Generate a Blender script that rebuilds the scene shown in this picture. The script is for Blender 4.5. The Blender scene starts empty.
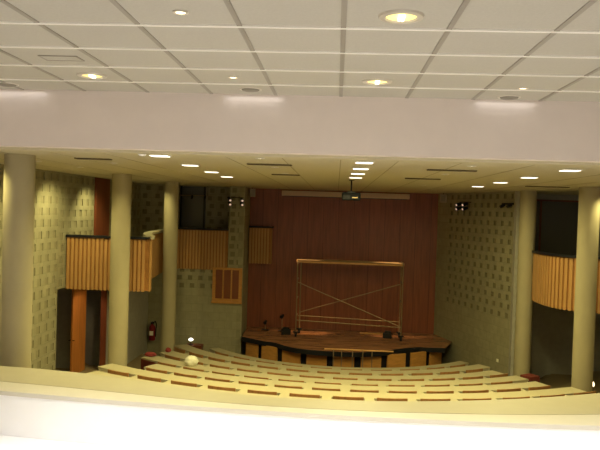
import bpy, math, random
from mathutils import Vector, Matrix
random.seed(7)
PI = math.pi
sc = bpy.context.scene
COL = sc.collection
EYE = 5.7                      # eye height above the pit floor in front of the stage

def Z(z):                      # heights were surveyed relative to the eye
    return z + EYE

# ------------------------------------------------------------------ materials
def lin(c):
    c = c / 255.0
    return c / 12.92 if c <= 0.04045 else ((c + 0.055) / 1.055) ** 2.4

def rgb(r, g, b):
    return (lin(r), lin(g), lin(b), 1.0)

def mat(name, col, rough=0.6, metal=0.0, noise=0.0, nscale=6.0, spec=0.3, stretch=None,
        col2=None, bump=0.0, emit=None, estr=0.0, brick=None, coat=0.0, alpha=None):
    m = bpy.data.materials.new(name)
    m.use_nodes = True
    nt = m.node_tree
    b = nt.nodes['Principled BSDF']
    b.inputs['Base Color'].default_value = col
    b.inputs['Roughness'].default_value = rough
    b.inputs['Metallic'].default_value = metal
    b.inputs['Specular IOR Level'].default_value = spec
    b.inputs['Coat Weight'].default_value = coat
    tc = nt.nodes.new('ShaderNodeTexCoord')
    src = None
    if noise > 0 or bump > 0 or col2:
        mp = nt.nodes.new('ShaderNodeMapping')
        if stretch:
            mp.inputs['Scale'].default_value = stretch
        nt.links.new(tc.outputs['Object'], mp.inputs['Vector'])
        n = nt.nodes.new('ShaderNodeTexNoise')
        n.inputs['Scale'].default_value = nscale
        n.inputs['Detail'].default_value = 5
        nt.links.new(mp.outputs['Vector'], n.inputs['Vector'])
        mx = nt.nodes.new('ShaderNodeMix')
        mx.data_type = 'RGBA'
        a = col
        c2 = col2 if col2 else tuple(max(0, v * (1 - noise)) for v in col[:3]) + (1,)
        ramp = nt.nodes.new('ShaderNodeMapRange')
        ramp.inputs[1].default_value = 0.35
        ramp.inputs[2].default_value = 0.65
        nt.links.new(n.outputs['Fac'], ramp.inputs[0])
        nt.links.new(ramp.outputs[0], mx.inputs['Factor'])
        mx.inputs['A'].default_value = a
        mx.inputs['B'].default_value = c2
        src = mx.outputs['Result']
        if bump > 0:
            bp = nt.nodes.new('ShaderNodeBump')
            bp.inputs['Strength'].default_value = bump
            bp.inputs['Distance'].default_value = 0.01
            nt.links.new(n.outputs['Fac'], bp.inputs['Height'])
            nt.links.new(bp.outputs['Normal'], b.inputs['Normal'])
    if brick:                  # block joints on a wall whose local x runs along it, local z up
        sx = nt.nodes.new('ShaderNodeSeparateXYZ')
        cx = nt.nodes.new('ShaderNodeCombineXYZ')
        nt.links.new(tc.outputs['Object'], sx.inputs[0])
        nt.links.new(sx.outputs['X'], cx.inputs['X'])
        nt.links.new(sx.outputs['Z'], cx.inputs['Y'])
        br = nt.nodes.new('ShaderNodeTexBrick')
        br.inputs['Scale'].default_value = 1.0
        br.inputs['Brick Width'].default_value = brick[0]
        br.inputs['Row Height'].default_value = brick[1]
        br.inputs['Mortar Size'].default_value = brick[2]
        br.inputs['Color1'].default_value = (1, 1, 1, 1)
        br.inputs['Color2'].default_value = (0.9, 0.9, 0.9, 1)
        br.inputs['Mortar'].default_value = brick[3]
        nt.links.new(cx.outputs[0], br.inputs['Vector'])
        ml = nt.nodes.new('ShaderNodeMix')
        ml.data_type = 'RGBA'
        ml.blend_type = 'MULTIPLY'
        ml.inputs['Factor'].default_value = 1.0
        if src:
            nt.links.new(src, ml.inputs['A'])
        else:
            ml.inputs['A'].default_value = col
        nt.links.new(br.outputs['Color'], ml.inputs['B'])
        src = ml.outputs['Result']
    if src:
        nt.links.new(src, b.inputs['Base Color'])
    if emit:
        b.inputs['Emission Color'].default_value = emit
        b.inputs['Emission Strength'].default_value = estr
    if alpha is not None:
        b.inputs['Transmission Weight'].default_value = alpha
    return m

M = {}
M['tile'] = mat('ceiling_tile', rgb(188, 184, 174), 0.9, noise=0.05, nscale=40)
M['bar_white'] = mat('ceiling_bar_white', rgb(246, 244, 238), 0.5)
M['bar_grey'] = mat('ceiling_bar_grey', rgb(156, 150, 140), 0.6)
M['white_paint'] = mat('white_paint', rgb(230, 219, 212), 0.7, noise=0.03, nscale=3)
M['hall_ceiling'] = mat('hall_ceiling_panel', rgb(196, 188, 160), 0.8, noise=0.05, nscale=12)
M['hall_gap'] = mat('hall_ceiling_gap', rgb(158, 148, 118), 0.8)
M['grille'] = mat('dark_grille', rgb(92, 80, 58), 0.7)
M['block'] = mat('concrete_block', rgb(160, 154, 124), 0.9, noise=0.12, nscale=5, bump=0.2,
                 brick=(0.42, 0.30, 0.008, (0.8, 0.8, 0.78, 1)))
M['slot_shade'] = mat('concrete_slot_shade', rgb(126, 118, 91), 0.95, noise=0.1)  # slot faces darker than the block: recess shade put into the colour
M['slot_shade_soft'] = mat('concrete_slot_shade_pale', rgb(146, 139, 110), 0.95, noise=0.1)  # milder painted shade for the left wall's slots
M['concrete'] = mat('column_concrete', rgb(168, 158, 126), 0.85, noise=0.08, nscale=3, bump=0.15,
                    stretch=(1, 1, 0.5))
M['stage_wood'] = mat('stage_wall_wood', rgb(140, 78, 52), 0.38, noise=0.25, nscale=3, stretch=(4, 1, 0.3), spec=0.4)
M['stage_joint'] = mat('stage_wall_joint', rgb(84, 44, 30), 0.5)
M['deck'] = mat('stage_deck_board', rgb(172, 120, 84), 0.24, noise=0.45, nscale=2.5, stretch=(0.6, 3, 1), spec=0.5)
M['black'] = mat('black_paint', rgb(24, 24, 28), 0.5)
M['panel_orange'] = mat('orange_plywood', rgb(196, 140, 72), 0.5, noise=0.2, nscale=4, stretch=(1, 1, 4))
M['batten'] = mat('balcony_batten_wood', rgb(182, 138, 84), 0.5, noise=0.15, nscale=3, stretch=(3, 3, 0.4))
M['batten_back'] = mat('balcony_backing_wood', rgb(150, 102, 52), 0.6, noise=0.2)
M['red_wood'] = mat('dark_red_wood', rgb(124, 68, 44), 0.5, noise=0.2, nscale=3, stretch=(3, 3, 0.4))
M['door_wood'] = mat('door_wood', rgb(206, 132, 64), 0.45, noise=0.2, nscale=3, stretch=(4, 4, 0.4))
M['dark_wall'] = mat('dark_grey_wall', rgb(170, 166, 152), 0.85, noise=0.1)
M['glass_dark'] = mat('dark_glass', rgb(100, 98, 94), 0.25, spec=0.5)
M['glass_warm'] = mat('warm_pane', rgb(122, 68, 44), 0.2, spec=0.5)
M['desk'] = mat('cream_laminate', rgb(186, 176, 144), 0.5, noise=0.03, nscale=3)
M['desk_apron'] = mat('cream_apron_lightened', rgb(238, 232, 208), 0.6, noise=0.03)  # paler than the desk tops, to offset the shade under them
M['seat_wood'] = mat('seat_plywood', rgb(172, 124, 76), 0.45, noise=0.2, nscale=5, stretch=(4, 4, 1))
M['steel_dark'] = mat('dark_steel', rgb(58, 54, 50), 0.45, metal=0.6)
M['maroon'] = mat('maroon_panel', rgb(112, 50, 40), 0.6, noise=0.2)
M['carpet'] = mat('beige_carpet', rgb(150, 132, 98), 0.95, noise=0.15, nscale=30)
M['coping'] = mat('cream_coping', rgb(178, 170, 142), 0.5, noise=0.03)
M['coping_near'] = mat('coping_near', rgb(204, 198, 182), 0.5, noise=0.03)  # near strip of the coping, paler than the ledge
M['parapet'] = mat('parapet_white', rgb(240, 239, 238), 0.55, noise=0.02, nscale=2)
M['counter'] = mat('counter_white', rgb(248, 248, 246), 0.4)
M['alu'] = mat('scaffold_tube', rgb(150, 128, 98), 0.4, metal=0.6)
M['alu_deck'] = mat('scaffold_platform', rgb(214, 160, 96), 0.4, noise=0.2, stretch=(1, 4, 4))
M['rubber'] = mat('black_rubber', rgb(28, 26, 26), 0.7)
M['red'] = mat('red_enamel', rgb(128, 28, 32), 0.35)
M['red_cloth'] = mat('red_cloth', rgb(150, 62, 60), 0.9, noise=0.2)
M['paper_white'] = mat('white_plastic', rgb(240, 236, 214), 0.6, noise=0.08)
M['proj'] = mat('projector_shell', rgb(20, 21, 24), 0.65, spec=0.12, noise=0.05)
M['screen_case'] = mat('screen_case_paint', rgb(200, 178, 158), 0.5)
M['speaker_grey'] = mat('loudspeaker_shell', rgb(166, 152, 134), 0.6)
M['ring'] = mat('downlight_ring', rgb(206, 200, 188), 0.35, metal=0.2)
M['lens_y'] = mat('downlight_lens', rgb(255, 236, 160), 0.4, emit=rgb(255, 232, 140), estr=0.9)
M['bulb'] = mat('bulb', (1, 1, 1, 1), 0.4, emit=(1.0, 0.95, 0.75, 1), estr=4.0)
M['halogen'] = mat('halogen', (1, 1, 1, 1), 0.4, emit=(1.0, 0.78, 0.45, 1), estr=3.5)
M['stage_lens'] = mat('stage_lens', rgb(220,190,160), 0.3, emit=(1.0, 0.7, 0.5, 1), estr=0.5)
M['tube'] = mat('fluorescent', (1, 1, 1, 1), 0.4, emit=(1.0, 0.95, 0.78, 1), estr=2.6)
M['disc_grey'] = mat('grille_grey', rgb(140, 134, 124), 0.6)

# ------------------------------------------------------------------ mesh builder
class MB:
    def __init__(s):
        s.v, s.f, s.m = [], [], []
    def quad(s, a, b, c, d, mi=0):
        n = len(s.v); s.v += [tuple(a), tuple(b), tuple(c), tuple(d)]
        s.f.append((n, n+1, n+2, n+3)); s.m.append(mi)
    def poly(s, pts, mi=0):
        n = len(s.v); s.v += [tuple(p) for p in pts]
        s.f.append(tuple(range(n, n+len(pts)))); s.m.append(mi)
    def box(s, x0, y0, z0, x1, y1, z1, mi=0, M4=None):
        n = len(s.v)
        pts = [(x0,y0,z0),(x1,y0,z0),(x1,y1,z0),(x0,y1,z0),(x0,y0,z1),(x1,y0,z1),(x1,y1,z1),(x0,y1,z1)]
        if M4: pts = [tuple(M4 @ Vector(p)) for p in pts]
        s.v += pts
        for q in ((0,3,2,1),(4,5,6,7),(0,1,5,4),(1,2,6,5),(2,3,7,6),(3,0,4,7)):
            s.f.append(tuple(n+i for i in q)); s.m.append(mi)
        return s
    def tube(s, a, b, r, n=10, mi=0, r2=None):
        a, b = Vector(a), Vector(b)
        d = (b-a).normalized()
        up = Vector((0,0,1)) if abs(d.z) < .9 else Vector((1,0,0))
        u = d.cross(up).normalized(); w = d.cross(u)
        r2 = r if r2 is None else r2
        k = len(s.v)
        for p, rr in ((a, r), (b, r2)):
            for i in range(n):
                t = 2*PI*i/n
                s.v.append(tuple(p + rr*(math.cos(t)*u + math.sin(t)*w)))
        for i in range(n):
            j = (i+1) % n
            s.f.append((k+i, k+j, k+n+j, k+n+i)); s.m.append(mi)
        s.f.append(tuple(k+i for i in range(n-1,-1,-1))); s.m.append(mi)
        s.f.append(tuple(k+n+i for i in range(n))); s.m.append(mi)
        return s
    def lathe(s, prof, c=(0,0,0), n=24, mi=0, axis='z'):
        k = len(s.v); L = len(prof)
        for i in range(n):
            t = 2*PI*i/n
            for r, h in prof:
                if axis == 'z': p = (c[0]+r*math.cos(t), c[1]+r*math.sin(t), c[2]+h)
                else: p = (c[0]+r*math.cos(t), c[1]+h, c[2]+r*math.sin(t))
                s.v.append(p)
        for i in range(n):
            j = (i+1) % n
            for q in range(L-1):
                s.f.append((k+i*L+q, k+j*L+q, k+j*L+q+1, k+i*L+q+1)); s.m.append(mi)
        return s
    def prism(s, pts, z0, z1, mi=0, top=None):
        n = len(s.v); L = len(pts)
        s.v += [(p[0],p[1],z0) for p in pts] + [(p[0],p[1],z1) for p in pts]
        for i in range(L):
            j = (i+1) % L
            s.f.append((n+i, n+j, n+L+j, n+L+i)); s.m.append(mi)
        s.f.append(tuple(n+i for i in range(L-1,-1,-1))); s.m.append(mi)
        s.f.append(tuple(n+L+i for i in range(L))); s.m.append(mi if top is None else top)
        return s
    def strip(s, A, B, z0, z1, mi=0):
        """solid between two polylines A and B (same length, plan view)"""
        n = len(s.v); L = len(A)
        for P in (A, B):
            for z in (z0, z1):
                s.v += [(p[0], p[1], z) for p in P]
        a0, a1, b0, b1 = n, n+L, n+2*L, n+3*L
        for i in range(L-1):
            for q in ((a0+i,a0+i+1,a1+i+1,a1+i),(b0+i+1,b0+i,b1+i,b1+i+1),(a1+i,a1+i+1,b1+i+1,b1+i),(a0+i+1,a0+i,b0+i,b0+i+1)):
                s.f.append(q); s.m.append(mi)
        for q in ((a0,a1,b1,b0),(a0+L-1,b0+L-1,b1+L-1,a1+L-1)):
            s.f.append(q); s.m.append(mi)
        return s
    def build(s, name, mats, parent=None, loc=None, rotz=0.0, smooth=False, bevel=0.0):
        me = bpy.data.meshes.new(name)
        me.from_pydata(s.v, [], s.f)
        for m in (mats if isinstance(mats, (list, tuple)) else [mats]):
            me.materials.append(M[m] if isinstance(m, str) else m)
        for p, mi in zip(me.polygons, s.m):
            p.material_index = mi
        import bmesh
        bm = bmesh.new(); bm.from_mesh(me)
        bmesh.ops.recalc_face_normals(bm, faces=bm.faces)
        bm.to_mesh(me); bm.free()
        if smooth:
            for p in me.polygons: p.use_smooth = True
            me.set_sharp_from_angle(angle=math.radians(40))
        o = bpy.data.objects.new(name, me)
        COL.objects.link(o)
        if parent: o.parent = parent
        if loc: o.location = loc
        o.rotation_euler.z = rotz
        if bevel:
            bv = o.modifiers.new('bevel', 'BEVEL'); bv.width = bevel; bv.segments = 2; bv.limit_method = 'ANGLE'
        return o

def tag(o, label, cat, group=None):
    o['label'] = label; o['category'] = cat
    if group: o['group'] = group
    return o

def thing(name, label, cat, loc=(0,0,0), rotz=0.0, group=None):
    o = bpy.data.objects.new(name, None); COL.objects.link(o)
    o.location = loc; o.rotation_euler.z = rotz; o.empty_display_size = 0.1
    return tag(o, label, cat, group)

def struct(o):
    o['kind'] = 'structure'
    return o

def dup(root, loc, rotz, label, group=None):
    r = root.copy(); COL.objects.link(r); r.location = loc; r.rotation_euler.z = rotz; r['label'] = label
    if group: r['group'] = group
    for ch in list(root.children):
        c = ch.copy(); COL.objects.link(c); c.parent = r
        for g in list(ch.children):
            d = g.copy(); COL.objects.link(d); d.parent = c
    return r

NUM = ['first','second','third','fourth','fifth','sixth','seventh','eighth','ninth','tenth','eleventh','twelfth',
       'thirteenth','fourteenth','fifteenth','sixteenth']

# ------------------------------------------------------------------ lights
LC = (1.0, 0.885, 0.38)         # hall lamps: yellow beside the balcony's whiter ones
def spot(name, loc, target, watts, col, angle, blend=0.5, r=0.05):
    l = bpy.data.lights.new(name, 'SPOT'); l.energy = watts; l.color = col
    l.spot_size = math.radians(angle); l.spot_blend = blend; l.shadow_soft_size = r
    o = bpy.data.objects.new(name, l); COL.objects.link(o); o.location = loc
    d = Vector(target) - Vector(loc)
    o.rotation_euler = d.to_track_quat('-Z', 'Y').to_euler()
    return o
def area(name, loc, sx, sy, watts, col, spread=150):
    l = bpy.data.lights.new(name, 'AREA'); l.shape = 'RECTANGLE'; l.size = sx; l.size_y = sy
    l.energy = watts; l.color = col; l.spread = math.radians(spread)
    o = bpy.data.objects.new(name, l); COL.objects.link(o); o.location = loc
    return o

# ------------------------------------------------------------------ ceilings and bulkhead
XL, XR = -7.3, 9.6
HN, HH, YB = 1.62, 0.80, 9.5
T = 0.92
mb = MB()
mb.box(XL, -4.0, Z(HN), XR, YB, Z(HN)+0.06, 0)
k = -7
while 0.01 + k*T < XR:
    x = 0.01 + k*T
    if x - .03 > XL: mb.box(x-.024, -4.0, Z(HN)-.008, x+.024, YB-.002, Z(HN)+.01, 2)
    k += 1
for k in range(-10, 4):
    y = 5.96 + k*T
    if -4 < y < YB - .05: mb.box(XL, y-.021, Z(HN)-.012, XR, y+.021, Z(HN)+.01, 1)
struct(mb.build('ceiling', ['tile', 'bar_white', 'bar_grey']))

struct(MB().box(XL, YB, Z(HH), XR, YB+.2, Z(HN)+.06).build('wall_bulkhead', 'white_paint'))

mb = MB()
mb.box(XL-2, YB+.2, Z(HH), XR, 26.6, Z(HH)+.06, 0)
for x in (-6.45,-5.53,-4.6,-3.7,-1.76,-.87, .04, .93, 1.9, 3.0, 4.7, 5.6, 6.5):
    mb.box(x-.009, YB+.2, Z(HH)-.004, x+.009, 26.3, Z(HH)+.01, 1)
mb.box(XL, YB+.2, Z(HH)-.035, XR, YB+.5, Z(HH)+.01, 0)
struct(mb.build('ceiling_hall', ['hall_ceiling', 'hall_gap']))

# ------------------------------------------------------------------ floors
CX, CY = 0.39, 27.1            # the seating arcs are drawn about a point behind the stage front
YM = [21.1, 19.84, 18.56, 17.32, 16.14, 14.92, 13.67]       # near edge of each desk row on the axis, front row first
RR = [CY - y for y in YM]
ZD = [-5.0, -4.81, -4.645, -4.48, -4.315, -4.15, -4.03]  # desk-top heights
def floor_z(x, y):
    r = math.hypot(x-CX, y-CY)
    z = -5.7
    for i in range(7):
        if r > RR[i] - .62: z = ZD[i] - .75
    if r > RR[6] + .6: z = ZD[6] - .75
    return Z(z)
mb = MB()
xs = [-9.4 + i*.25 for i in range(77)]
ys = [9.7 + i*.1 for i in range(170)]
for y in ys:
    for x in xs: mb.v.append((x, y, floor_z(x, y)))
W = len(xs)
for j in range(len(ys)-1):
    for i in range(W-1):
        mb.f.append((j*W+i, j*W+i+1, (j+1)*W+i+1, (j+1)*W+i)); mb.m.append(0)
struct(mb.build('floor', 'carpet'))

# balcony floor slopes down from behind the camera to the counter
mb = MB()
mb.poly([(XL,-4,Z(-1.65)),(XR,-4,Z(-1.65)),(XR,1.2,Z(-1.65)),(XL,1.2,Z(-1.65))])
mb.poly([(XL,1.2,Z(-1.65)),(XR,1.2,Z(-1.65)),(XR,7.0,Z(-4.1)),(XL,7.0,Z(-4.1))])
mb.poly([(XL,7.0,Z(-4.1)),(XR,7.0,Z(-4.1)),(XR,10.6,Z(-4.1)),(XL,10.6,Z(-4.1))])
struct(mb.build('floor_balcony', mat('balcony_floor', rgb(150, 146, 140), 0.8, noise=0.05)))
struct(MB().box(XL-.2,-4.2,Z(-1.7),XR+.2,-4.0,Z(HN)).build('wall_back', 'white_paint'))
struct(MB().box(XL-.2,-4.0,Z(-5.7),XL,YB,Z(HN)).build('wall_balcony_left', 'white_paint'))
struct(MB().box(XR,-4.0,Z(-5.7),XR+.2,YB,Z(HN)).build('wall_balcony_right', 'white_paint'))

# ------------------------------------------------------------------ balcony parapet
def arc_y(cx, cy, R, x):
    return cy - math.sqrt(max(R*R - (x-cx)**2, 0.01))
NX = 60
px = [XL+.005 + (XR-XL-.01)*i/NX for i in range(NX+1)]
def yfar(x): return 9.37 + 1.15*(1-math.exp(-((x+.45)/2.9)**2)) if x < -.45 else 9.37 + 0.051*(x+.45)**2
def ynear(x): return 8.70 + 0.0125*(x-1.0)**2
def ymid(x): return ynear(x) + .36*(yfar(x)-ynear(x)) - .02
def clampY(y): return min(y, 12.2)
far = [(x, clampY(yfar(x))) for x in px]
near = [(x, ynear(x)) for x in px]
mid = [(x, ymid(x)) for x in px]
ZP = -2.66
mb = MB()
nb = [(x, y+.02) for x, y in near]; fb = [(x, y+.24) for x, y in near]
mb.strip(nb, fb, Z(-4.1), Z(ZP)-.06)
par = struct(mb.build('wall_parapet', 'parapet', smooth=True))
mb = MB(); mb.strip(near, mid, Z(ZP)-.06, Z(ZP))
o = mb.build('coping', 'coping_near', par, smooth=True); o['label'] = 'paler inner strip of the coping'
mb = MB(); mb.strip(mid, far, Z(ZP)-.08, Z(ZP)+.004)
o = mb.build('coping_ledge', 'coping', par, smooth=True); o['label'] = 'wide cream ledge of the coping'
# white counter along the inside of the parapet
t = thing('counter', 'long white curved counter below the inner face of the balcony parapet', 'counter', (0,7.6,Z(-4.1)))
inner = [(x, ynear(x)-1.25-7.6) for x in px]; outer = [(x, ynear(x)+.015-7.6) for x in px]
mb = MB(); mb.strip(inner, outer, .75, .81)
mb.build('counter_top', 'counter', t, smooth=True)
mb = MB(); mb.strip([(x,y+.1) for x,y in inner], [(x,y+.16) for x,y in inner], 0.0, .75)
mb.build('counter_panel', 'parapet', t, smooth=True)

# ------------------------------------------------------------------ block walls with real recessed slots
def relief_wall(name, p0, p1, z0, z1, cw=.42, ch=.30, sw=.17, sh=.17, depth=.035, slot_from=-9, thick=.2, holes=None, margin=0.0):
    """wall from plan point p0 to p1; the room lies on its left-hand side... local -y faces the room"""
    d = Vector((p1[0]-p0[0], p1[1]-p0[1], 0)); L = d.length
    ang = math.atan2(d.y, d.x)
    mb = MB()
    nx = max(1, round(L/cw)); nz = max(1, round((z1-z0)/ch))
    dx, dz = L/nx, (z1-z0)/nz
    for j in range(nz):
        for i in range(nx):
            x0, x1 = i*dx, (i+1)*dx; a0, a1 = j*dz, (j+1)*dz
            if z0 + (j+.5)*dz < slot_from or i*dx < margin:
                mb.quad((x0,0,a0),(x1,0,a0),(x1,0,a1),(x0,0,a1)); continue
            off = (.25 if j % 2 else -.25)*(dx-sw)*.8
            cxx = (x0+x1)/2 + off; cz = (a0+a1)/2
            u0,u1,w0,w1 = cxx-sw/2, cxx+sw/2, cz-sh/2, cz+sh/2
            mb.quad((x0,0,a0),(x1,0,a0),(x1,0,w0),(x0,0,w0)); mb.quad((x0,0,w1),(x1,0,w1),(x1,0,a1),(x0,0,a1))
            mb.quad((x0,0,w0),(u0,0,w0),(u0,0,w1),(x0,0,w1)); mb.quad((u1,0,w0),(x1,0,w0),(x1,0,w1),(u1,0,w1))
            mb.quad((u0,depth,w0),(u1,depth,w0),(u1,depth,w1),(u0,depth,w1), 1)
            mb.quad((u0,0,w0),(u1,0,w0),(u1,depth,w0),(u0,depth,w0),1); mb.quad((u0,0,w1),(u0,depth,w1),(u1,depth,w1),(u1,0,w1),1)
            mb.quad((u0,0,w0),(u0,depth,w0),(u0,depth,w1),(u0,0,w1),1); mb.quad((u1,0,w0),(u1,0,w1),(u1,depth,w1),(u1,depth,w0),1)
    # body behind
    mb.quad((0,thick,0),(0,thick,z1-z0),(L,thick,z1-z0),(L,thick,0))
    mb.quad((0,0,0),(0,0,z1-z0),(0,thick,z1-z0),(0,thick,0)); mb.quad((L,0,0),(L,thick,0),(L,thick,z1-z0),(L,0,z1-z0))
    mb.quad((0,0,z1-z0),(L,0,z1-z0),(L,thick,z1-z0),(0,thick,z1-z0)); mb.quad((0,0,0),(0,thick,0),(L,thick,0),(L,0,0))
    me = bpy.data.meshes.new(name); me.from_pydata(mb.v, [], mb.f)
    me.materials.append(M['block']); me.materials.append(M['slot_shade_soft' if 'wall_left' in name else 'slot_shade'])
    for p, mi in zip(me.polygons, mb.m): p.material_index = mi
    o = bpy.data.objects.new(name, me); COL.objects.link(o)
    o.location = (p0[0], p0[1], Z(z0)); o.rotation_euler.z = ang
    return struct(o)

YW = 24.6
# local -y must face the room: walking p0 -> p1 the room is on the right-hand side
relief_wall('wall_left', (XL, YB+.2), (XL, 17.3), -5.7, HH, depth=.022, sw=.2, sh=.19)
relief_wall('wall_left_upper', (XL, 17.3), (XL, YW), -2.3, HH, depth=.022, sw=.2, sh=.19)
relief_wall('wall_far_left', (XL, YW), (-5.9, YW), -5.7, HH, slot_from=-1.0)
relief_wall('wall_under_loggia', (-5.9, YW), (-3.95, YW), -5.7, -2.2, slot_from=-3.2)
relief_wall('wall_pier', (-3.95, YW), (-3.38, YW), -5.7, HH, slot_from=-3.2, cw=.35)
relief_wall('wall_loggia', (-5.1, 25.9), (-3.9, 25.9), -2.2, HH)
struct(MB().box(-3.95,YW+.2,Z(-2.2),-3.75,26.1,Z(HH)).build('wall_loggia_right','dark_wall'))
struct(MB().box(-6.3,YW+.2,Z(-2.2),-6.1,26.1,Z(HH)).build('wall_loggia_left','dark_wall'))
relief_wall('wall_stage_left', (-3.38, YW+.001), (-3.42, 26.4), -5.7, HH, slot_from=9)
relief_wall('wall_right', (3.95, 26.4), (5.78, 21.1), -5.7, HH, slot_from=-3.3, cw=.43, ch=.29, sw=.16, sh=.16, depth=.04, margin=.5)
# return of the left wall under the balcony and the vestibule behind it
struct(MB().box(-9.4,17.1,Z(-5.7),XL-.2,17.3,Z(-2.3)).build('wall_vestibule_front','dark_wall'))
struct(MB().box(-9.6,17.3,Z(-5.7),-9.4,20.3,Z(-2.3)).build('wall_vestibule_left','dark_wall'))
mb = MB(); mb.box(-9.4,20.0,Z(-5.7),-7.6,20.2,Z(-2.3)); mb.box(-7.0,20.0,Z(-5.7),-6.9,20.2,Z(-2.3))
mb.box(-7.6,20.0,Z(-2.5),-7.0,20.2,Z(-2.3))
struct(mb.build('wall_vestibule_back','dark_wall'))
struct(MB().box(-7.1,20.2,Z(-5.7),-6.9,YW,Z(-2.3)).build('wall_under_balcony','dark_wall'))
struct(MB().box(-9.0,21.2,Z(-5.7),-7.1,21.3,Z(-2.3)).build('wall_corridor','dark_wall'))
# the open orange door
d1 = struct(MB().box(0,0,0,.88,.05,Z(-2.5)-floor_z(-7.6,19.5)).build('door_1','door_wood',loc=(-7.56,19.96,floor_z(-7.6,19.5)),rotz=math.radians(-94)))
MB().tube((.86,-.06,1.05),(.86,.11,1.05),.012).tube((.74,-.06,1.05),(.87,-.06,1.05),.012).build('door_handle','steel_dark',d1)
# narrow red-brown frame right of the doorway
struct(MB().box(-7.05,19.93,Z(-5.0),-6.88,19.998,Z(-2.31)).build('trim_1','red_wood'))
# dark red wood panel on the upper left wall
tag(MB().box(XL+.002,19.85,Z(-2.14),XL+.06,21.05,Z(.79)).build('wood_panel','red_wood'),
    'tall dark red wood panel on the patterned left wall above the balcony front','panel')

# stage back wall
mb = MB(); mb.box(-3.5,26.4,Z(-5.7),4.2,26.6,Z(HH))
for i in range(1, 13):
    x = -3.5 + i*.6
    mb.box(x-.006,26.39,Z(-4.68),x+.006,26.41,Z(HH),1)
struct(mb.build('wall_stage',['stage_wood','stage_joint']))

# right recess
mb = MB(); mb.box(5.6,23.5,Z(-5.7),XR,23.7,Z(-2.3)); mb.box(5.6,23.5,Z(.62),XR,23.7,Z(HH)); mb.box(8.4,23.5,Z(-2.3),XR,23.7,Z(.62)); mb.box(5.6,23.5,Z(-2.3),6.3,23.7,Z(.62))
struct(mb.build('wall_recess','dark_wall'))
w = struct(MB().box(6.3,23.56,Z(-2.3),8.4,23.62,Z(.62)).build('window_2','glass_dark'))
mb = MB()
for x in (6.3, 7.0, 8.34): mb.box(x,23.5,Z(-2.3),x+.06,23.57,Z(.62))
mb.box(6.3,23.5,Z(-2.3),8.4,23.57,Z(-2.24)); mb.box(6.3,23.5,Z(.56),8.4,23.57,Z(.62))
mb.build('window_frame','red_wood',w)
struct(MB().box(XR,YB+.2,Z(-5.7),XR+.2,23.7,Z(HH)).build('wall_right_side','dark_wall'))
struct(MB().box(5.62,21.3,Z(-5.7),5.8,23.5,Z(HH)).build('wall_recess_left','dark_wall'))

# dark window in the loggia (upper left)
w = struct(MB().box(-6.08,25.9,Z(-2.15),-5.12,25.96,Z(.78)).build('window_1','glass_dark'))
MB().box(-5.18,25.84,Z(-2.15),-5.11,25.9,Z(.79)).box(-6.09,25.84,Z(-2.15),-6.03,25.9,Z(.79)).build('window_frame','steel_dark',w)

# booth window below the loggia
w = struct(MB().box(-4.5,YW-.06,Z(-3.48),-3.4,YW-.002,Z(-2.22)).build('window_3','panel_orange'))
mb = MB()
for (x0,x1) in ((-4.38,-4.13),(-4.07,-3.82),(-3.76,-3.52)):
    mb.box(x0,YW-.07,Z(-3.36),x1,YW-.055,Z(-2.3))
mb.build('pane','glass_warm',w)
MB().box(-4.12,YW-.09,Z(-3.48),-4.08,YW-.06,Z(-2.22)).box(-3.81,YW-.09,Z(-3.48),-3.77,YW-.06,Z(-2.22)).box(-4.52,YW-.1,Z(-3.54),-3.38,YW-.06,Z(-3.46)).build('window_frame','panel_orange',w)

# ------------------------------------------------------------------ columns
def column(x, y, label, rad=.25):
    zb = floor_z(x, y) - .02
    n = 40
    t = thing('column', label, 'column', (x, y, zb), 0, 'round concrete columns')
    mb = MB(); mb.tube((0,0,0),(0,0,Z(HH)-zb-.001),rad,n); mb.build('shaft','concrete',t,smooth=True)
    mb = MB(); mb.lathe([(rad-.005,0),(rad+.03,0),(rad+.03,.12),(rad-.005,.14)],n=n); mb.build('base','concrete',t,smooth=True)
column(-5.46,11.26,'thick round concrete column nearest on the left, in front of the patterned wall')
column(-5.66,17.37,'round concrete column standing before the flat ribbed end of the left balcony')
column(-5.53,22.2,'round concrete column beside the red fire extinguisher at the far left', .24)
column(5.82,20.75,'round concrete column at the near end of the slotted right wall', .24)
column(6.33,17.2,'round concrete column in front of the curved right balcony')

# ------------------------------------------------------------------ side balconies
def smooth_path(P, n=8):
    out = []
    Q = [P[0]] + P + [P[-1]]
    for i in range(1, len(Q)-2):
        p0,p1,p2,p3 = [Vector(q) for q in Q[i-1:i+3]]
        for k in range(n):
            t = k/n
            out.append(tuple(.5*((2*p1)+(-p0+p2)*t+(2*p0-5*p1+4*p2-p3)*t*t+(-p0+3*p1-3*p2+p3)*t**3)))
    out.append(tuple(P[-1]))
    return out
def resample(P, step):
    out = [Vector(P[0])]; acc = 0.0
    for a, b in zip(P[:-1], P[1:]):
        a, b = Vector(a), Vector(b); L = (b-a).length
        if L < 1e-6: continue
        pos = step - acc
        while pos <= L:
            out.append(a.lerp(b, pos/L)); pos += step
        acc = L - (pos - step)
    return out
def offset(P, d):
    out = []
    for i in range(len(P)):
        a = Vector(P[max(i-1,0)]); b = Vector(P[min(i+1,len(P)-1)])
        t = (b-a).normalized(); n = Vector((t.y, -t.x))
        out.append(tuple(Vector(P[i]) + n*d))
    return out
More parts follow.
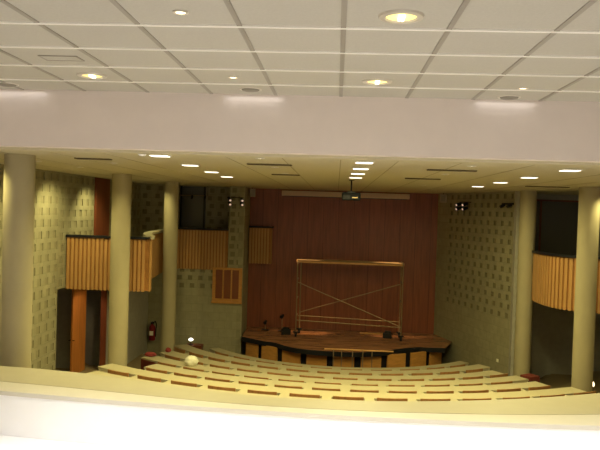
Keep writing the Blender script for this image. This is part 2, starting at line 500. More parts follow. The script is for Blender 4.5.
def band(t, path, z0, z1, rail_mat='black', batten='batten', back='batten_back', pitch=.115, rail2=None):
    o = t.location
    P = [(p[0]-o.x, p[1]-o.y) for p in path]
    z0, z1 = Z(z0)-o.z, Z(z1)-o.z
    mb = MB(); mb.strip(offset(P,0), offset(P,-.1), z0, z1); mb.build('balustrade', back, t)
    S = resample(P, pitch); mb = MB()
    for a, b in zip(S[:-1], S[1:]):
        d = (b-a).normalized(); n = Vector((d.y,-d.x)); w = pitch*.62
        p = a + d*(pitch*.19)
        pts = [p, p+d*w, p+d*w+n*.028, p+n*.028]
        mb.prism([tuple(q) for q in pts], z0-.02, z1-.02)
    mb.build('batten', batten, t)['label'] = 'upright wooden battens'
    mb = MB(); mb.strip(offset(P,.07), offset(P,-.14), z1, z1+.06); mb.build('rail', rail_mat, t, smooth=True)
# left, L-shaped: along Y=18 then turning back along the hall
pA = [(-7.28,18.0),(-6.6,18.0),(-6.0,18.0),(-5.4,18.0)]
t = thing('side_balcony','ribbed wooden balcony front with black rail jutting from the left patterned wall','balcony',(-6.3,18.5,Z(-2.32)),0,'side balconies')
band(t, [(-7.28,17.8),(-5.02,17.8)], -2.32, -.92)
pc = smooth_path([(-5.06,17.92),(-5.06,18.2),(-5.42,19.2),(-5.80,20.7),(-5.98,22.2),(-6.1,23.6),(-6.0,24.5)], 6)
o3 = t.location
P = [(p[0]-o3.x, p[1]-o3.y) for p in pc]
mb = MB(); mb.strip(offset(P,0), offset(P,-.1), Z(-2.32)-o3.z, Z(-.92)-o3.z); mb.build('side_balustrade','batten_back',t)
S = resample(P,.13); mb = MB()
for a, b in zip(S[:-1], S[1:]):
    d = (b-a).normalized(); n = Vector((d.y,-d.x)); p = a + d*.025
    mb.prism([tuple(q) for q in (p,p+d*.08,p+d*.08+n*.028,p+n*.028)], Z(-2.35)-o3.z, Z(-.96)-o3.z)
mb.build('batten','batten',t)
mb = MB(); mb.strip(offset(P,.09), offset(P,-.16), Z(-.92)-o3.z, Z(-.84)-o3.z); mb.build('handrail','coping',t,smooth=True)['label']='pale curved handrail'
poly = [(-7.28,17.85),(-5.2,17.85)] + [(p[0]-.1,p[1]) for p in pc[3:]] + [(-6.0,24.55),(-7.28,24.55)]
mb = MB(); mb.prism([(p[0]-o3.x,p[1]-o3.y) for p in poly], Z(-2.3)-o3.z, Z(-2.16)-o3.z); mb.build('balcony_floor','dark_wall',t)

t = thing('side_balcony','dim ribbed wooden balcony front filling the loggia above the small orange-framed window','balcony',(-4.95,YW,Z(-2.3)),0,'side balconies')
band(t, [(-5.88,YW-.01),(-3.97,YW-.01)], -2.3, -.85, batten='batten', back='batten_back')
mb = MB(); mb.box(-.93,.1,.1,.98,1.28,.2); mb.build('balcony_floor','dark_wall',t)
t = thing('side_balcony','small flat wooden balcony box against the left end of the stage wall','balcony',(-3.0,26.0,Z(-2.1)),0,'side balconies')
band(t, [(-3.37,25.95),(-2.52,25.95),(-2.52,26.38)], -2.12, -.74, batten='batten', back='batten_back')
MB().box(-.37,.05,.04,.38,.38,.12).build('balcony_floor','dark_wall',t)

pr_ = smooth_path([(6.06,21.3),(5.98,20.3),(6.0,19.5),(6.15,18.9),(6.45,18.4),(6.9,18.14),(7.5,18.03),(9.55,18.0)], 8)
t = thing('side_balcony','curved ribbed wooden balcony front on the right behind a round column','balcony',(7.5,19.0,Z(-2.48)),0,'side balconies')
o3 = t.location
rev = pr_
P = [(p[0]-o3.x,p[1]-o3.y) for p in rev]
band(t, rev, -2.48, -1.06, pitch=.15)
mb = MB(); mb.prism([(p[0]-o3.x+.05,p[1]-o3.y+.06) for p in rev[1:-1]]+[(9.55-o3.x,23.4-o3.y),(6.2-o3.x,23.4-o3.y)], .04, .18); mb.build('balcony_floor','dark_wall',t)

# ------------------------------------------------------------------ stage
edge = smooth_path([(-3.3,24.25),(-2.49,23.6),(-2.05,23.4),(-1.42,22.72),(-.74,22.42),(.44,22.3),(1.55,22.6),(2.3,23.2),(2.95,23.62),(3.6,23.66),(3.95,23.66)], 6)
ZS = -4.68
t = thing('stage','low stage with glossy brown floor, black edge and orange front panels','stage',(.39,24.5,0))
ox, oy = .39, 24.5
zt = Z(ZS)
deckp = [(p[0]-ox,p[1]-oy) for p in edge] + [(4.4-ox,24.9-oy),(3.95-ox,26.35-oy),(-3.37-ox,26.35-oy),(-3.33-ox,24.7-oy),(-3.3-ox,24.56-oy)]
mb = MB(); mb.prism(deckp, zt-.04, zt); mb.build('deck','deck',t)
E2 = [(p[0]-ox,p[1]-oy) for p in edge]
mb = MB(); mb.strip(offset(E2,.015), offset(E2,-.05), zt-.17, zt-.005); mb.build('edge_trim','black',t)
def on_arc(R, a):              # a = angle from the axis, positive to the right
    return (CX + R*math.sin(a), CY - R*math.cos(a))
RS = 4.48
mb = MB(); A = [on_arc(RS-.1, -0.9+1.8*i/40) for i in range(41)]; B = [on_arc(RS-.16, -0.9+1.8*i/40) for i in range(41)]
mb.strip([(p[0]-ox,p[1]-oy) for p in A], [(p[0]-ox,p[1]-oy) for p in B], .01, zt-.06); mb.build('front_backing','black',t)
n = 9; pa = .93/RS
for i in range(n):
    a0 = (i-n/2)*pa + .03; a1 = a0 + .70/RS
    A = [on_arc(RS+.03, a0+(a1-a0)*k/6) for k in range(7)]; B = [on_arc(RS-.04, a0+(a1-a0)*k/6) for k in range(7)]
    mb = MB(); mb.strip([(p[0]-ox,p[1]-oy) for p in A], [(p[0]-ox,p[1]-oy) for p in B], .02, zt-.15)
    mb.build('front_panel','panel_orange',t)

# low rail standing in front of the stage
t = thing('guard_rail','low pale rail on thin posts standing before the middle of the stage edge','rail',(.9,21.98,floor_z(.9,21.9)))
H = Z(-4.56) - floor_z(.9,21.9)
MB().tube((-1.15,0.09,H),(1.12,.09,H),.026).build('top_rail','alu_deck',t)
for x in (-.85,-.58,-.22,.12,.42):
    MB().tube((x,.09,0),(x,.09,H),.018).build('post','alu',t)
MB().box(-.95,.02,0,.52,.16,.02).build('foot','alu',t)

# ------------------------------------------------------------------ desks and seats
SPAN = [(-4.35,4.65),(-5.45,5.05),(-5.45,5.1),(-5.6,5.45),(-5.0,5.6),(-5.95,6.15),(-5.95,8.6)]
OFF = [.25,0.5,0.0,.5,.45,0.0]
PIT = [.90,.90,.90,.92,.89,.94]
ROWN = ['the front row nearest the stage','the second row from the stage','the third row from the stage','the fourth row from the stage','the fifth row from the stage','the sixth row from the stage']
DW = .47
def ang_at(R, x): return math.asin(max(-1,min(1,(x-CX)/R)))
DESKS = []
for i in range(7):
    R = RR[i]; a0, a1 = ang_at(R, SPAN[i][0]), ang_at(R, SPAN[i][1])
    base = on_arc(R-.25, 0); zf = Z(ZD[i]-.75); h = .75
    lab = ['long curved cream desk closest to the stage front','long curved cream desk, second from the stage','long curved cream desk, third from the stage',
           'curved cream desk, fourth from the stage, with white bag and red cloth on it','long curved cream desk, fifth from the stage','long curved cream desk, sixth from the stage, reaching the right front column',
           'widest curved cream ledge behind the last seats, just beyond the balcony coping'][i]
    t = thing('curved_desk', lab, 'desk', (base[0], base[1], zf), 0, 'curved desk rows')
    DESKS.append(t)
    N = 48
    th = [a0+(a1-a0)*k/N for k in range(N+1)]
    def ring(r): return [(CX+r*math.sin(q)-base[0], CY-r*math.cos(q)-base[1]) for q in th]
    dw = (.38,DW,DW,DW,DW,DW,.62)[i]
    mb = MB(); mb.strip(ring(R), ring(R-dw), h-.045, h); mb.build('desk_top','desk',t,smooth=True)
    mb = MB(); mb.strip(ring(R-.03), ring(R-.055), h-.2, h-.045); mb.build('apron','desk_apron',t,smooth=True)
    mb = MB(); mb.strip(ring(R-dw+.03), ring(R-dw+.055), .02, h-.045); mb.build('front_panel','seat_wood' if i < 6 else 'desk_apron',t,smooth=True)
    for q in [th[0]+.02/R*2, *[th[0]+(th[-1]-th[0])*k/4 for k in (1,2,3)], th[-1]-.04/R]:
        c, s_ = math.cos(q), math.sin(q)
        def pt(r, w): return (CX+r*s_+w*c-base[0], CY-r*c+w*s_-base[1])
        mb = MB(); mb.prism([pt(R-.06,-.02),pt(R-dw+.06,-.02),pt(R-dw+.06,.02),pt(R-.06,.02)], 0, h-.045)
        mb.build('support','maroon' if i in (2,3) else 'seat_wood',t)
    if i == 3:
        q0 = a0; q1 = a0+.75/R
        A = [(CX+(R+.01)*math.sin(q0+(q1-q0)*k/6)-base[0], CY-(R+.01)*math.cos(q0+(q1-q0)*k/6)-base[1]) for k in range(7)]
        B = [(CX+(R-.025)*math.sin(q0+(q1-q0)*k/6)-base[0], CY-(R-.025)*math.cos(q0+(q1-q0)*k/6)-base[1]) for k in range(7)]
        mb = MB(); mb.strip(A,B,h-.42,h-.05); mb.build('end_panel','maroon',t)['label'] = 'dark maroon panel below the left end'
    if i == 3:
        q0 = a1+.01; q1 = a1+.5/R
        mb = MB()
        A = [(CX+(R-.05)*math.sin(q)-base[0], CY-(R-.05)*math.cos(q)-base[1]) for q in (q0,q1)]
        B = [(CX+(R-.4)*math.sin(q)-base[0], CY-(R-.4)*math.cos(q)-base[1]) for q in (q0,q1)]
        mb.strip(A,B,0,h+.03); mb.build('end_panel','maroon',t)['label'] = 'reddish brown box closing the right end'

seat0 = None
for i in range(6):
    R = RR[i] + .30
    half = PIT[i]
    a0, a1 = ang_at(RR[i], SPAN[i][0]), ang_at(RR[i], SPAN[i][1])
    qs = []
    k = -12
    while k < 13:
        q = (k + OFF[i])*half/RR[i]
        if a0 + .30/RR[i] < q < a1 - .30/RR[i]: qs.append(q)
        k += 1
    if i == 3: qs = [q for q in qs if q > a0 + 1.15/RR[i]]
    desk = DESKS[i]; bx, by = desk.location.x, desk.location.y
    for qa, qb in zip(qs[:-1], qs[1:]):      # added cream shelf, brightening the shaded gap between two seats
        qm = (qa+qb)/2; dq = .108/RR[i]
        A = [on_arc(RR[i]+.001, qm+s*dq) for s in (-1,1)]; B = [on_arc(RR[i]+.37, qm+s*dq) for s in (-1,1)]
        mb = MB(); mb.strip([(p[0]-bx,p[1]-by) for p in A],[(p[0]-bx,p[1]-by) for p in B],.705,.75)
        mb.build('added_shelf','desk',desk)
    for j, q in enumerate(qs):
        p = on_arc(R, q)
        zf = Z(ZD[i]-.75)
        left = j < len(qs)/2
        lab = f"brown wooden tip-up seat, {NUM[j]} from the left in {ROWN[i]}" if left else f"brown wooden tip-up seat, {NUM[len(qs)-1-j]} from the right in {ROWN[i]}"
        if seat0 is None:
            t = thing('auditorium_seat', lab, 'seat', (p[0],p[1],zf), q, 'brown seats behind the curved desks')
            mb = MB(); w, nn = .335, 6      # gently curved back
            A = [(-w+2*w*k/nn, -.02+.035*(1-(1-2*k/nn)**2)*-1+.03) for k in range(nn+1)]
            B = [(x, y+.03) for x, y in A]
            mb.strip(A,B,.42,.845); mb.build('seat_back','seat_wood',t,smooth=True)
            MB().box(-.25,.06,.30,.25,.10,.68).build('seat_pan','seat_wood',t,bevel=.015)
            MB().box(-.03,.01,0,.03,.06,.45).box(-.12,-.01,0,.12,.09,.03).build('pedestal','steel_dark',t)
            seat0 = t
        else:
            dup(seat0, (p[0],p[1],zf), q, lab)

# ------------------------------------------------------------------ scaffold on the stage
zs = Z(ZS)
t = thing('scaffold','mobile scaffold frame with cross braces standing on the stage','scaffold',(.56,24.95,zs))
H = 2.86
for sx, xx in ((-1,-1.92),(1,1.94)):
    for yy, dx in ((-.35,0),(.35,.09*(1 if sx<0 else 0))):
        x = xx + dx
        MB().tube((x,yy,.14),(x,yy,H),.024).build('post','alu',t)
        c = MB().tube((x-.035,yy,.085),(x+.035,yy,.085),.085,14).box(x-.05,yy-.05,.1,x+.05,yy+.05,.2).box(x-.1,yy-.07,.16,x+.1,yy+.07,.2)
        c.build('caster','rubber',t)
    for zz in (.75,1.4,2.1,2.7):
        MB().tube((xx,-.35,zz),(xx,.35,zz),.018).build('rung','alu',t)
MB().box(-1.96,-.33,H-.12,1.98,.33,H-.02).build('platform','alu_deck',t)
MB().tube((-1.92,-.36,H-.02),(1.94,-.36,H-.02),.03).build('ledger','alu',t)
MB().tube((-1.9,-.37,2.02),(1.9,-.37,.52),.018).build('brace','alu',t)
MB().tube((-1.85,.37,.80),(1.92,.37,2.0),.016).build('brace','alu',t)
MB().tube((-1.92,-.38,.62),(1.94,-.38,.5),.018).build('ledger','alu',t)
MB().tube((-1.9,.36,.68),(1.92,.36,.58),.016).build('ledger','alu',t)
# gear on the stage floor
def floodlight(x, y, lab, h=.35):
    t = thing('stage_floor_lamp', lab, 'lamp', (x,y,zs), random.uniform(-.4,.4), 'small lamps left on the stage floor')
    MB().box(-.14,-.1,0,.14,.1,.025).build('base','steel_dark',t)
    MB().tube((0,0,.02),(0,0,h-.1),.014).build('stem','alu',t)
    MB().tube((0,-.09,h-.06),(0,.09,h-.02),.07,14,r2=.05).build('lamp_head','black',t)
floodlight(-2.6,25.7,'small dark floor lamp on the stage, leftmost, nearest the stage side wall')
floodlight(-1.95,25.6,'taller small floor lamp on the stage just left of the scaffold',.62)
tag(MB().box(-.16,-.1,0,.16,.1,.2).box(-.12,-.08,.2,.1,.08,.26).build('equipment_case','rubber',loc=(-1.75,25.0,zs),rotz=.3),'dark equipment case on the stage left of the scaffold wheels','case')
tag(MB().box(-.16,-.12,0,.16,.12,.18).box(-.1,-.06,.18,.12,.08,.26).build('equipment_case','rubber',loc=(2.05,25.1,zs),rotz=-.2),'dark equipment case on the stage inside the right scaffold wheels','case')
tag(MB().box(-.45,-.1,0,.45,.1,.02).build('floor_sheen','alu_deck',loc=(1.5,25.9,zs),rotz=.02),'thin orange strip imitating a sheen on the stage floor below the scaffold','floor_sheen')  # thin board added to imitate an orange sheen on the deck

# ------------------------------------------------------------------ ceiling fittings, balcony side
zc = Z(HN)
def downlight(x, y, label):
    t = thing('downlight', label, 'ceiling light', (x,y,zc), 0, 'large recessed downlights')
    mb = MB(); mb.lathe([(.125,-.004),(.135,-.022),(.18,-.018),(.188,0.0)],n=40); mb.build('ring','ring',t,smooth=True)
    mb = MB(); mb.lathe([(.0,-.003),(.07,-.003),(.128,-.006)],n=36); mb.build('reflector','lens_y',t)
    MB().tube((-.012,-.06,-.018),(-.012,.06,-.018),.012).tube((.016,-.06,-.018),(.016,.06,-.018),.012).build('bulb','bulb',t)
downlight(.48,5.58,'large round downlight with yellow reflector, nearest, top right of centre in the near ceiling')
downlight(.45,8.34,'round downlight with yellow reflector in front of the bulkhead, right of centre')
downlight(-3.13,8.33,'round downlight with yellow reflector at the left of the near ceiling')
def halogen(x, y, z, label, group, r=.065, m='halogen', name='spot_downlight'):
    t = thing(name, label, 'ceiling light', (x,y,z), 0, group)
    mb = MB(); mb.lathe([(r*.62,-.003),(r*.7,-.012),(r,-.010),(r*1.05,0)],n=24); mb.build('ring','ring',t,smooth=True)
    mb = MB(); mb.lathe([(0,-.006),(r*.66,-.006)],n=20); mb.build('lens',m,t)
G = 'small halogen spots in the near ceiling'
halogen(-1.35,5.56,zc,'small halogen spot at the top left of centre of the near ceiling',G)
halogen(-1.33,8.28,zc,'small halogen spot near the bulkhead, between the left downlight and the centre',G)
halogen(2.29,8.6,zc,'small orange halogen spot near the bulkhead on the right',G)
def disc(x, y, label):  # plain grey ceiling disc, no lamp inside
    t = thing('ceiling_disc', label, 'ceiling light', (x,y,zc), 0, 'grey discs beside the bulkhead')
    mb = MB(); mb.lathe([(0,-.03),(.07,-.03),(.115,-.018),(.125,0)],n=32); mb.build('housing','disc_grey',t,smooth=True)
    mb = MB(); mb.lathe([(.128,-.001),(.135,-.01),(.15,-.008),(.155,0)],n=32); mb.build('ring','ring',t,smooth=True)
disc(-1.22,9.1,'grey round ceiling fitting over the bulkhead, left of centre')
disc(2.29,9.27,'grey round ceiling fitting over the bulkhead on the right')
disc(-4.62,9.1,'grey round ceiling fitting at the far left edge of the near ceiling')
t = thing('access_panel','faint rectangular access panel in a tile of the near left ceiling','panel',(-3.13,7.39,zc))
MB().box(-.2,-.1,-.006,.2,.1,0).build('cover','tile',t)
MB().box(-.22,-.12,-.010,.22,-.1,0).box(-.22,.1,-.010,.22,.12,0).box(-.22,-.1,-.01,-.2,.1,0).box(.2,-.1,-.01,.22,.1,0).build('frame','bar_grey',t)

# ------------------------------------------------------------------ ceiling fittings, hall
zh = Z(HH)
FL = []
for x, ysq, side in ((-2.82,(10.5,12.7,14.9,17.0),'left'),(.42,(10.79,12.35,13.95,15.6),'centre'),(3.82,(11.29,13.63,15.99,18.5),'right')):
    for k, y in enumerate(ysq):
        FL.append((x, y))
        t = thing('fluorescent_light', f"white rectangular fluorescent light in the hall ceiling, {NUM[k]} from the bulkhead in the {side} line", 'ceiling light', (x,y,zh), 0, 'hall ceiling fluorescents')
        MB().box(-.135,-.12,-.022,.135,.12,-.004).build('diffuser','tube',t)
        MB().box(-.155,-.14,-.014,.155,-.12,0).box(-.155,.12,-.014,.155,.14,0).box(-.155,-.12,-.014,-.135,.12,0).box(.135,-.12,-.014,.155,.12,0).build('frame','ring',t)
for x0,x1,y,lab in ((-1.62,-.82,11.95,'long dark air grille in the hall ceiling left of centre, nearer the bulkhead'),(-1.5,-.86,15.28,'long dark air grille in the hall ceiling left of centre, farther from the bulkhead'),
        (1.6,2.47,12.15,'long dark air grille in the hall ceiling right of the projector line, nearer the bulkhead'),(1.53,2.32,15.35,'dark air grille in the hall ceiling right of the projector, farther from the bulkhead'),
        (-4.65,-4.02,11.7,'dark air grille in the hall ceiling on the left between the two nearest columns'),(4.84,5.93,17.55,'dark air grille in the hall ceiling by the right columns')):
    t = thing('air_grille', lab, 'grille', ((x0+x1)/2,y,zh), 0, 'linear air grilles')
    w = (x1-x0)/2
    MB().box(-w,-.09,-.008,w,.09,0).build('backing','grille',t)
    mb = MB()
    for q in (-.09,-.045,0,.045): mb.box(-w,q,-.02,w,q+.018,-.006)
    mb.build('slat','grille',t)
G = 'small round hall downlights'
SP = [(-5.87,12.85,'left of the nearest left column'),(-4.33,12.75,'right of the nearest left column'),(-5.7,14.57,'over the patterned left wall'),
      (-1.23,10.54,'left of centre, closest to the bulkhead'),(-1.19,12.68,'left of centre, second from the bulkhead'),(-1.15,14.67,'left of centre, farthest from the bulkhead'),
      (2.17,11.03,'right of centre, closest to the bulkhead'),(2.12,13.4,'right of centre, second from the bulkhead'),(2.4,18.9,'right of centre, farthest, toward the stage')]
for x,y,lab in SP:
    halogen(x,y,zh,'small round hall ceiling downlight '+lab,G,r=.075,m='tube',name='hall_downlight')

for x, y, lab in ((-2.95,9.98,'white round smoke detector on the hall ceiling by the bulkhead, left'),(4.15,10.6,'white round smoke detector on the hall ceiling at the right picture edge')):
    t = thing('smoke_detector', lab, 'smoke detector', (x,y,zh), 0, 'smoke detectors')
    mb = MB(); mb.lathe([(0,-.02),(.085,-.02),(.09,0),(0,0)],n=28); mb.build('base','ring',t,smooth=True)
    mb = MB(); mb.lathe([(0,-.065),(.04,-.06),(.065,-.035),(.07,-.02)],n=28); mb.build('sensor_head','parapet',t,smooth=True)
# projector
t = thing('projector','grey ceiling projector hanging on a black pole in front of the stage wall','projector',(.36,17.1,zh))
MB().tube((0,0,0),(0,0,-.31),.022).tube((0,0,-.012),(0,0,0),.07,20).build('pole','black',t)
MB().box(-.1,-.1,-.32,.1,.1,-.295).build('bracket','black',t)
MB().box(-.235,-.17,-.52,.235,.17,-.32).build('body','proj',t,bevel=.03)
MB().tube((.11,.16,-.42),(.11,.23,-.42),.055,20).build('lens','black',t)
mb = MB()
for k in range(6): mb.box(-.2+.03*k,-.178,-.48,-.185+.03*k,-.168,-.39)
mb.build('vent','black',t)
MB().box(.02,-.176,-.46,.16,-.168,-.43).build('connector_panel','alu',t)
# projection screen case
t = thing('projection_screen','long pale case of a rolled projection screen below the hall ceiling at the stage wall','screen',(.33,26.33,Z(.765)))
MB().box(-2.5,-.05,-.22,2.5,.05,-.02).build('case','screen_case',t,bevel=.02)
for x in (-2.2,0,2.2): MB().box(x-.03,-.06,-.022,x+.03,.055,-.005).build('bracket','steel_dark',t)
MB().box(-2.4,-.02,-.245,2.4,.02,-.22).build('bottom_bar','steel_dark',t)
# loudspeakers
for x,y,rz,lab in ((-3.25,25.6,.3,'small pale loudspeaker high in the left corner of the stage opening'),(4.02,25.6,-.3,'small pale loudspeaker high in the right corner of the stage opening')):
    t = thing('loudspeaker', lab, 'speaker', (x,y,Z(.45)), rz, 'corner loudspeakers')
    MB().box(-.11,-.09,0,.11,.09,.3).build('cabinet','speaker_grey',t,bevel=.01)
    MB().box(-.09,-.1,.03,.09,-.088,.27).build('grille','disc_grey',t)
    MB().tube((0,0,.29),(0,0,Z(HH)-Z(.45)+.005),.012).build('bracket','steel_dark',t)

# stage spotlight clusters
def cluster(p, rz, lab, nl=4):
    t = thing('spotlight_bar', lab, 'spotlights', p, rz, 'stage spotlight bars')
    MB().tube((-.3,-.16,0),(.3,-.16,0),.016).tube((-.2,0,0),(-.2,-.16,0),.014).tube((.2,0,0),(.2,-.16,0),.014).build('bar','steel_dark',t)
    for k in range(nl):
        x = -.22 + .44*(k%2); z = -.05 if k < 2 else -.2
        s = MB().tube((x,-.16,z),(x+.03,-.36,z-.06),.05,14,r2=.065).tube((x,-.16,0),(x,-.16,z),.01).build('spotlight','black',t)
        MB().tube((x+.03,-.361,z-.06),(x+.031,-.366,z-.062),.04,14).build('lens','stage_lens',s)
    return t
cluster((-3.75,YW-.01,Z(.38)),0.2,'cluster of lit spotlights high on the left wall beside the stage')
cluster((4.68,24.2,Z(.46)),math.radians(-71),'cluster of lit spotlights high on the slotted right wall')
t = thing('spotlight_bar','short dark fixture bar high on the right wall near the column','spotlights',(5.55,21.7,Z(.4)),math.radians(-71),'stage spotlight bars')
MB().tube((-.3,-.12,0),(.3,-.12,0),.03).tube((0,0,0),(0,-.12,0),.02).build('bar','black',t)
for x in (-.2,.18): MB().tube((x,-.12,-.03),(x,-.26,-.1),.05,12).build('spotlight','black',t)
t = thing('spotlight_bar','thin pale bar with two small lamps across the dark upper left window','spotlights',(-5.45,25.5,Z(.43)),0,'stage spotlight bars')
MB().tube((-.62,0,0),(.62,0,0),.016).build('bar','alu',t)
for x in (-.5,.5): MB().tube((x,0,0),(x,0,Z(HH)-Z(.43)+.01),.008).build('hanger','steel_dark',t)
for x in (-.1,.4): MB().tube((x,0,-.01),(x,-.1,-.12),.04,12).build('spotlight','black',t)

# ------------------------------------------------------------------ small things
# fire extinguisher on the dark wall between the left columns
zf = Z(-5.0)
t = thing('fire_extinguisher','red fire extinguisher with black hose on the dark wall between the left columns','fire extinguisher',(-6.68,YW-.17,zf))
mb = MB(); mb.lathe([(0,0),(.1,0),(.12,.03),(.12,.46),(.1,.54),(.04,.58),(.035,.62),(0,.62)],n=24); mb.build('cylinder','red',t,smooth=True)
MB().box(-.05,-.03,.6,.05,.03,.68).box(-.02,-.12,.66,.02,.05,.69).build('valve','black',t)
mb = MB()
pts = [(.03,-.02,.64),(.12,-.03,.72),(.17,-.05,.6),(.15,-.06,.35),(.14,-.06,.15)]
for a, b in zip(pts[:-1],pts[1:]): mb.tube(a,b,.02,8)
mb.build('hose','rubber',t,smooth=True)
MB().box(-.05,.11,.2,.05,.169,.5).build('wall_bracket','steel_dark',t)
MB().box(-.07,-.125,.2,.07,-.1,.36).build('sticker','paper_white',t)

# small table with a lit lamp near the left end of the second row
zf = floor_z(-4.85,23.4)
t = thing('side_table','small brown table left of the stage carrying a lit lamp','table',(-5.0,24.0,floor_z(-5.0,24.0)))
ht = Z(-5.0) - floor_z(-5.0,24.0)
MB().box(-.3,-.2,ht-.12,.3,.2,ht).build('table_top','red_wood',t,bevel=.01)
for sx in (-1,1):
    for sy in (-1,1): MB().box(sx*.26-.02,sy*.16-.02,0,sx*.26+.02,sy*.16+.02,ht-.12).build('leg','red_wood',t)
t = thing('desk_lamp','small lit white lamp on the brown side table left of the stage','lamp',(-5.12,23.95,floor_z(-5.0,24.0)+ht))
MB().tube((0,0,0),(0,0,.02),.08,16).tube((0,0,.02),(0,0,.15),.012).build('base','black',t)
mb = MB(); mb.lathe([(0,.13),(.05,.14),(.09,.18),(.05,.23),(0,.24)],n=16); mb.build('bulb','bulb',t,smooth=True)

# white bag on the fourth desk
import bmesh
def blob(name, loc, sx, sy, sz, m, seed, amp=.18):
    random.seed(seed)
    bm = bmesh.new(); bmesh.ops.create_icosphere(bm, subdivisions=4, radius=1)
    from mathutils import noise as NZ
    for v in bm.verts:
        f = 1 + amp*NZ.noise(v.co*2.2 + Vector((seed,0,0))) + amp*.5*NZ.noise(v.co*6)
        v.co = Vector((v.co.x*sx*f, v.co.y*sy*f, max(v.co.z*f, -.75)*sz))
    zmin = min(v.co.z for v in bm.verts)
    for v in bm.verts: v.co.z -= zmin
    me = bpy.data.meshes.new(name); bm.to_mesh(me); bm.free()
    for p in me.polygons: p.use_smooth = True
    me.materials.append(M[m])
    o = bpy.data.objects.new(name, me); COL.objects.link(o); o.location = loc
    return o
pb = on_arc(RR[3]-.24, ang_at(RR[3]-.24, -3.95))
tag(blob('plastic_bag',(pb[0],pb[1],Z(ZD[3])+.001),.19,.16,.16,'paper_white',3),'crumpled white bag on the left part of the fourth desk','bag')
pb = on_arc(RR[3]-.28, ang_at(RR[3]-.28, -5.38))
tag(blob('folded_jacket',(pb[0],pb[1],Z(ZD[3])+.001),.17,.12,.07,'red_cloth',5),'red folded cloth lying on the left end of the fourth desk','jacket')
pb = on_arc(RR[2]-.24, ang_at(RR[2]-.24, -5.2))
tag(blob('cloth_bundle',(pb[0],pb[1],Z(ZD[2])+.001),.09,.08,.08,'red_cloth',9),'little reddish bundle on the left end of the third desk by the column','cloth')
# step lamp on the right, under the balcony
fz = floor_z(7.1,18.45)
t = thing('step_light','small orange lit lamp on a short post in the dark under the right balcony','lamp',(7.08,18.5,fz))
hh = Z(-4.53)-fz
MB().tube((0,0,0),(0,0,hh),.03,12).tube((0,0,0),(0,0,.03),.09,16).build('post','steel_dark',t)
mb = MB(); mb.lathe([(0,hh),(.05,hh),(.06,hh+.05),(.04,hh+.11),(0,hh+.12)],n=16); mb.build('bulb','halogen',t,smooth=True)
# white socket on the right wall
tag(MB().box(-.05,-.02,-.05,.05,0,.05).box(-.02,-.025,-.02,.02,-.02,.02).build('wall_socket','paper_white',loc=(5.42,22.14,Z(-4.72)),rotz=math.radians(-71)),
    'small white socket low on the right slotted wall','socket')

# ------------------------------------------------------------------ lamps
NC = (1.0, 0.965, 0.93)
for x, y in ((.48,5.58),(.45,8.34),(-3.13,8.33),(4.1,8.33),(-6.7,8.3),(7.7,8.3),(-3.13,5.58),(4.1,5.58)):
    spot('lamp_downlight',(x,y,zc-.06),(x,y,0),70 if y > 8 else 1750,NC,118 if y > 8 else 92,.7,.12)
for x, y in ((-3.13,2.8),(.48,2.8),(4.1,2.8),(-3.13,0),(4.1,0),(.48,-1.5)):
    spot('lamp_downlight',(x,y,zc-.06),(x,y,0),800,NC,112,.6,.12)
for x, y in ((-1.22,9.1),(2.29,9.27),(-4.62,9.1)):
    area('fill_bulkhead',(x,9.44,zc-.016),.8,.03,.35,NC,170)  # added strip lights without fixtures, for pale patches atop the bulkhead
for x, y in FL:
    area('lamp_fluorescent',(x,y,zh-.03),.30,.24,(62 if y < 13 else 84)*(.75 if x < -1 else 1.0),LC,145 if x < -1 else 172)
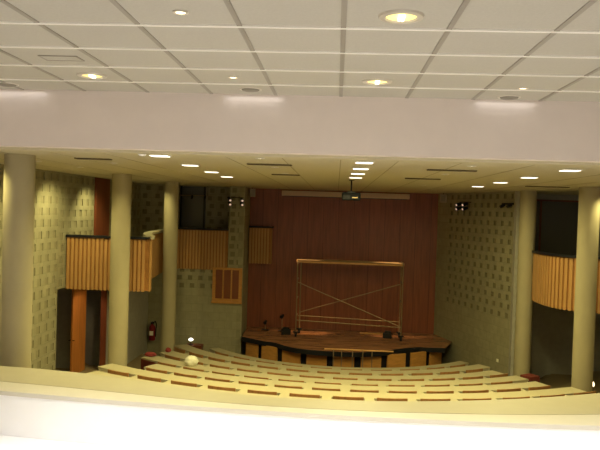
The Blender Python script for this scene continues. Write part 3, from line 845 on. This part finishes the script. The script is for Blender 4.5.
for x, y, tx, ty, w in ((-5.87,12.85,-5.5,11.5,60),(-5.7,14.57,-7.0,15.0,120),(-6.6,12.6,-7.2,13.5,120),(-6.3,16.2,-7.2,17.0,190),(-6.3,18.9,-7.2,19.4,160),(-6.2,10.9,-5.6,11.2,120),(-6.1,21.2,-5.7,22.0,80),(-5.3,15.9,-5.5,16.7,70),(-5.0,20.1,-5.27,21.0,70),(7.0,16.7,6.5,17.15,140),(-5.2,19.2,-5.6,18.2,40)):
    spot('lamp_hall_spot',(x,y,zh-.05),(tx,ty,zh-2.4),w,LC,110,.8,.05)
for x, y, lab in SP:
    spot('lamp_hall_downlight',(x,y,zh-.04),(x,y,0),60,LC,100,.7,.05)
# stage spotlights on their bars
spot('lamp_stage',(-3.45,23.75,Z(.1)),(-1.0,24.6,Z(-1.85)),2600,(1,.62,.28),13,.7,.05)
spot('lamp_stage',(4.1,23.7,Z(.1)),(1.95,24.6,Z(-1.85)),2600,(1,.62,.28),15,.7,.05)
spot('fill_door',(-6.5,18.9,Z(-2.4)),(-7.42,19.5,Z(-3.6)),38,(1,.74,.40),80,.6,.05)  # added spot without a fixture, brightening the open door leaf
w = bpy.data.worlds.new('world'); sc.world = w; w.use_nodes = True
w.node_tree.nodes['Background'].inputs[0].default_value = (.5,.5,.5,1)
w.node_tree.nodes['Background'].inputs[1].default_value = .02

# ------------------------------------------------------------------ camera
f, yaw, pitch, roll = 670.0, 36/670.0, 15/670.0, .031
F = Vector((-math.sin(yaw)*math.cos(pitch), math.cos(yaw)*math.cos(pitch), -math.sin(pitch)))
Rv = Vector((math.cos(yaw), math.sin(yaw), 0)); U = Rv.cross(F)
R2 = math.cos(roll)*Rv + math.sin(roll)*U; U2 = math.cos(roll)*U - math.sin(roll)*Rv
cam = bpy.data.cameras.new('camera'); co = bpy.data.objects.new('camera', cam); COL.objects.link(co)
cam.sensor_width = 36; cam.lens = f/600*36; cam.clip_end = 200
mw = Matrix(((R2.x,U2.x,-F.x,0),(R2.y,U2.y,-F.y,0),(R2.z,U2.z,-F.z,EYE),(0,0,0,1)))
co.matrix_world = mw
sc.camera = co
sc.view_settings.view_transform = 'Standard'; sc.view_settings.look = 'None'
sc.view_settings.exposure = 0.0; sc.view_settings.gamma = 1.0; sc.view_settings.use_curve_mapping = False
sc.cycles.max_bounces = 10; sc.cycles.diffuse_bounces = 6
sc.cycles.use_denoising = True
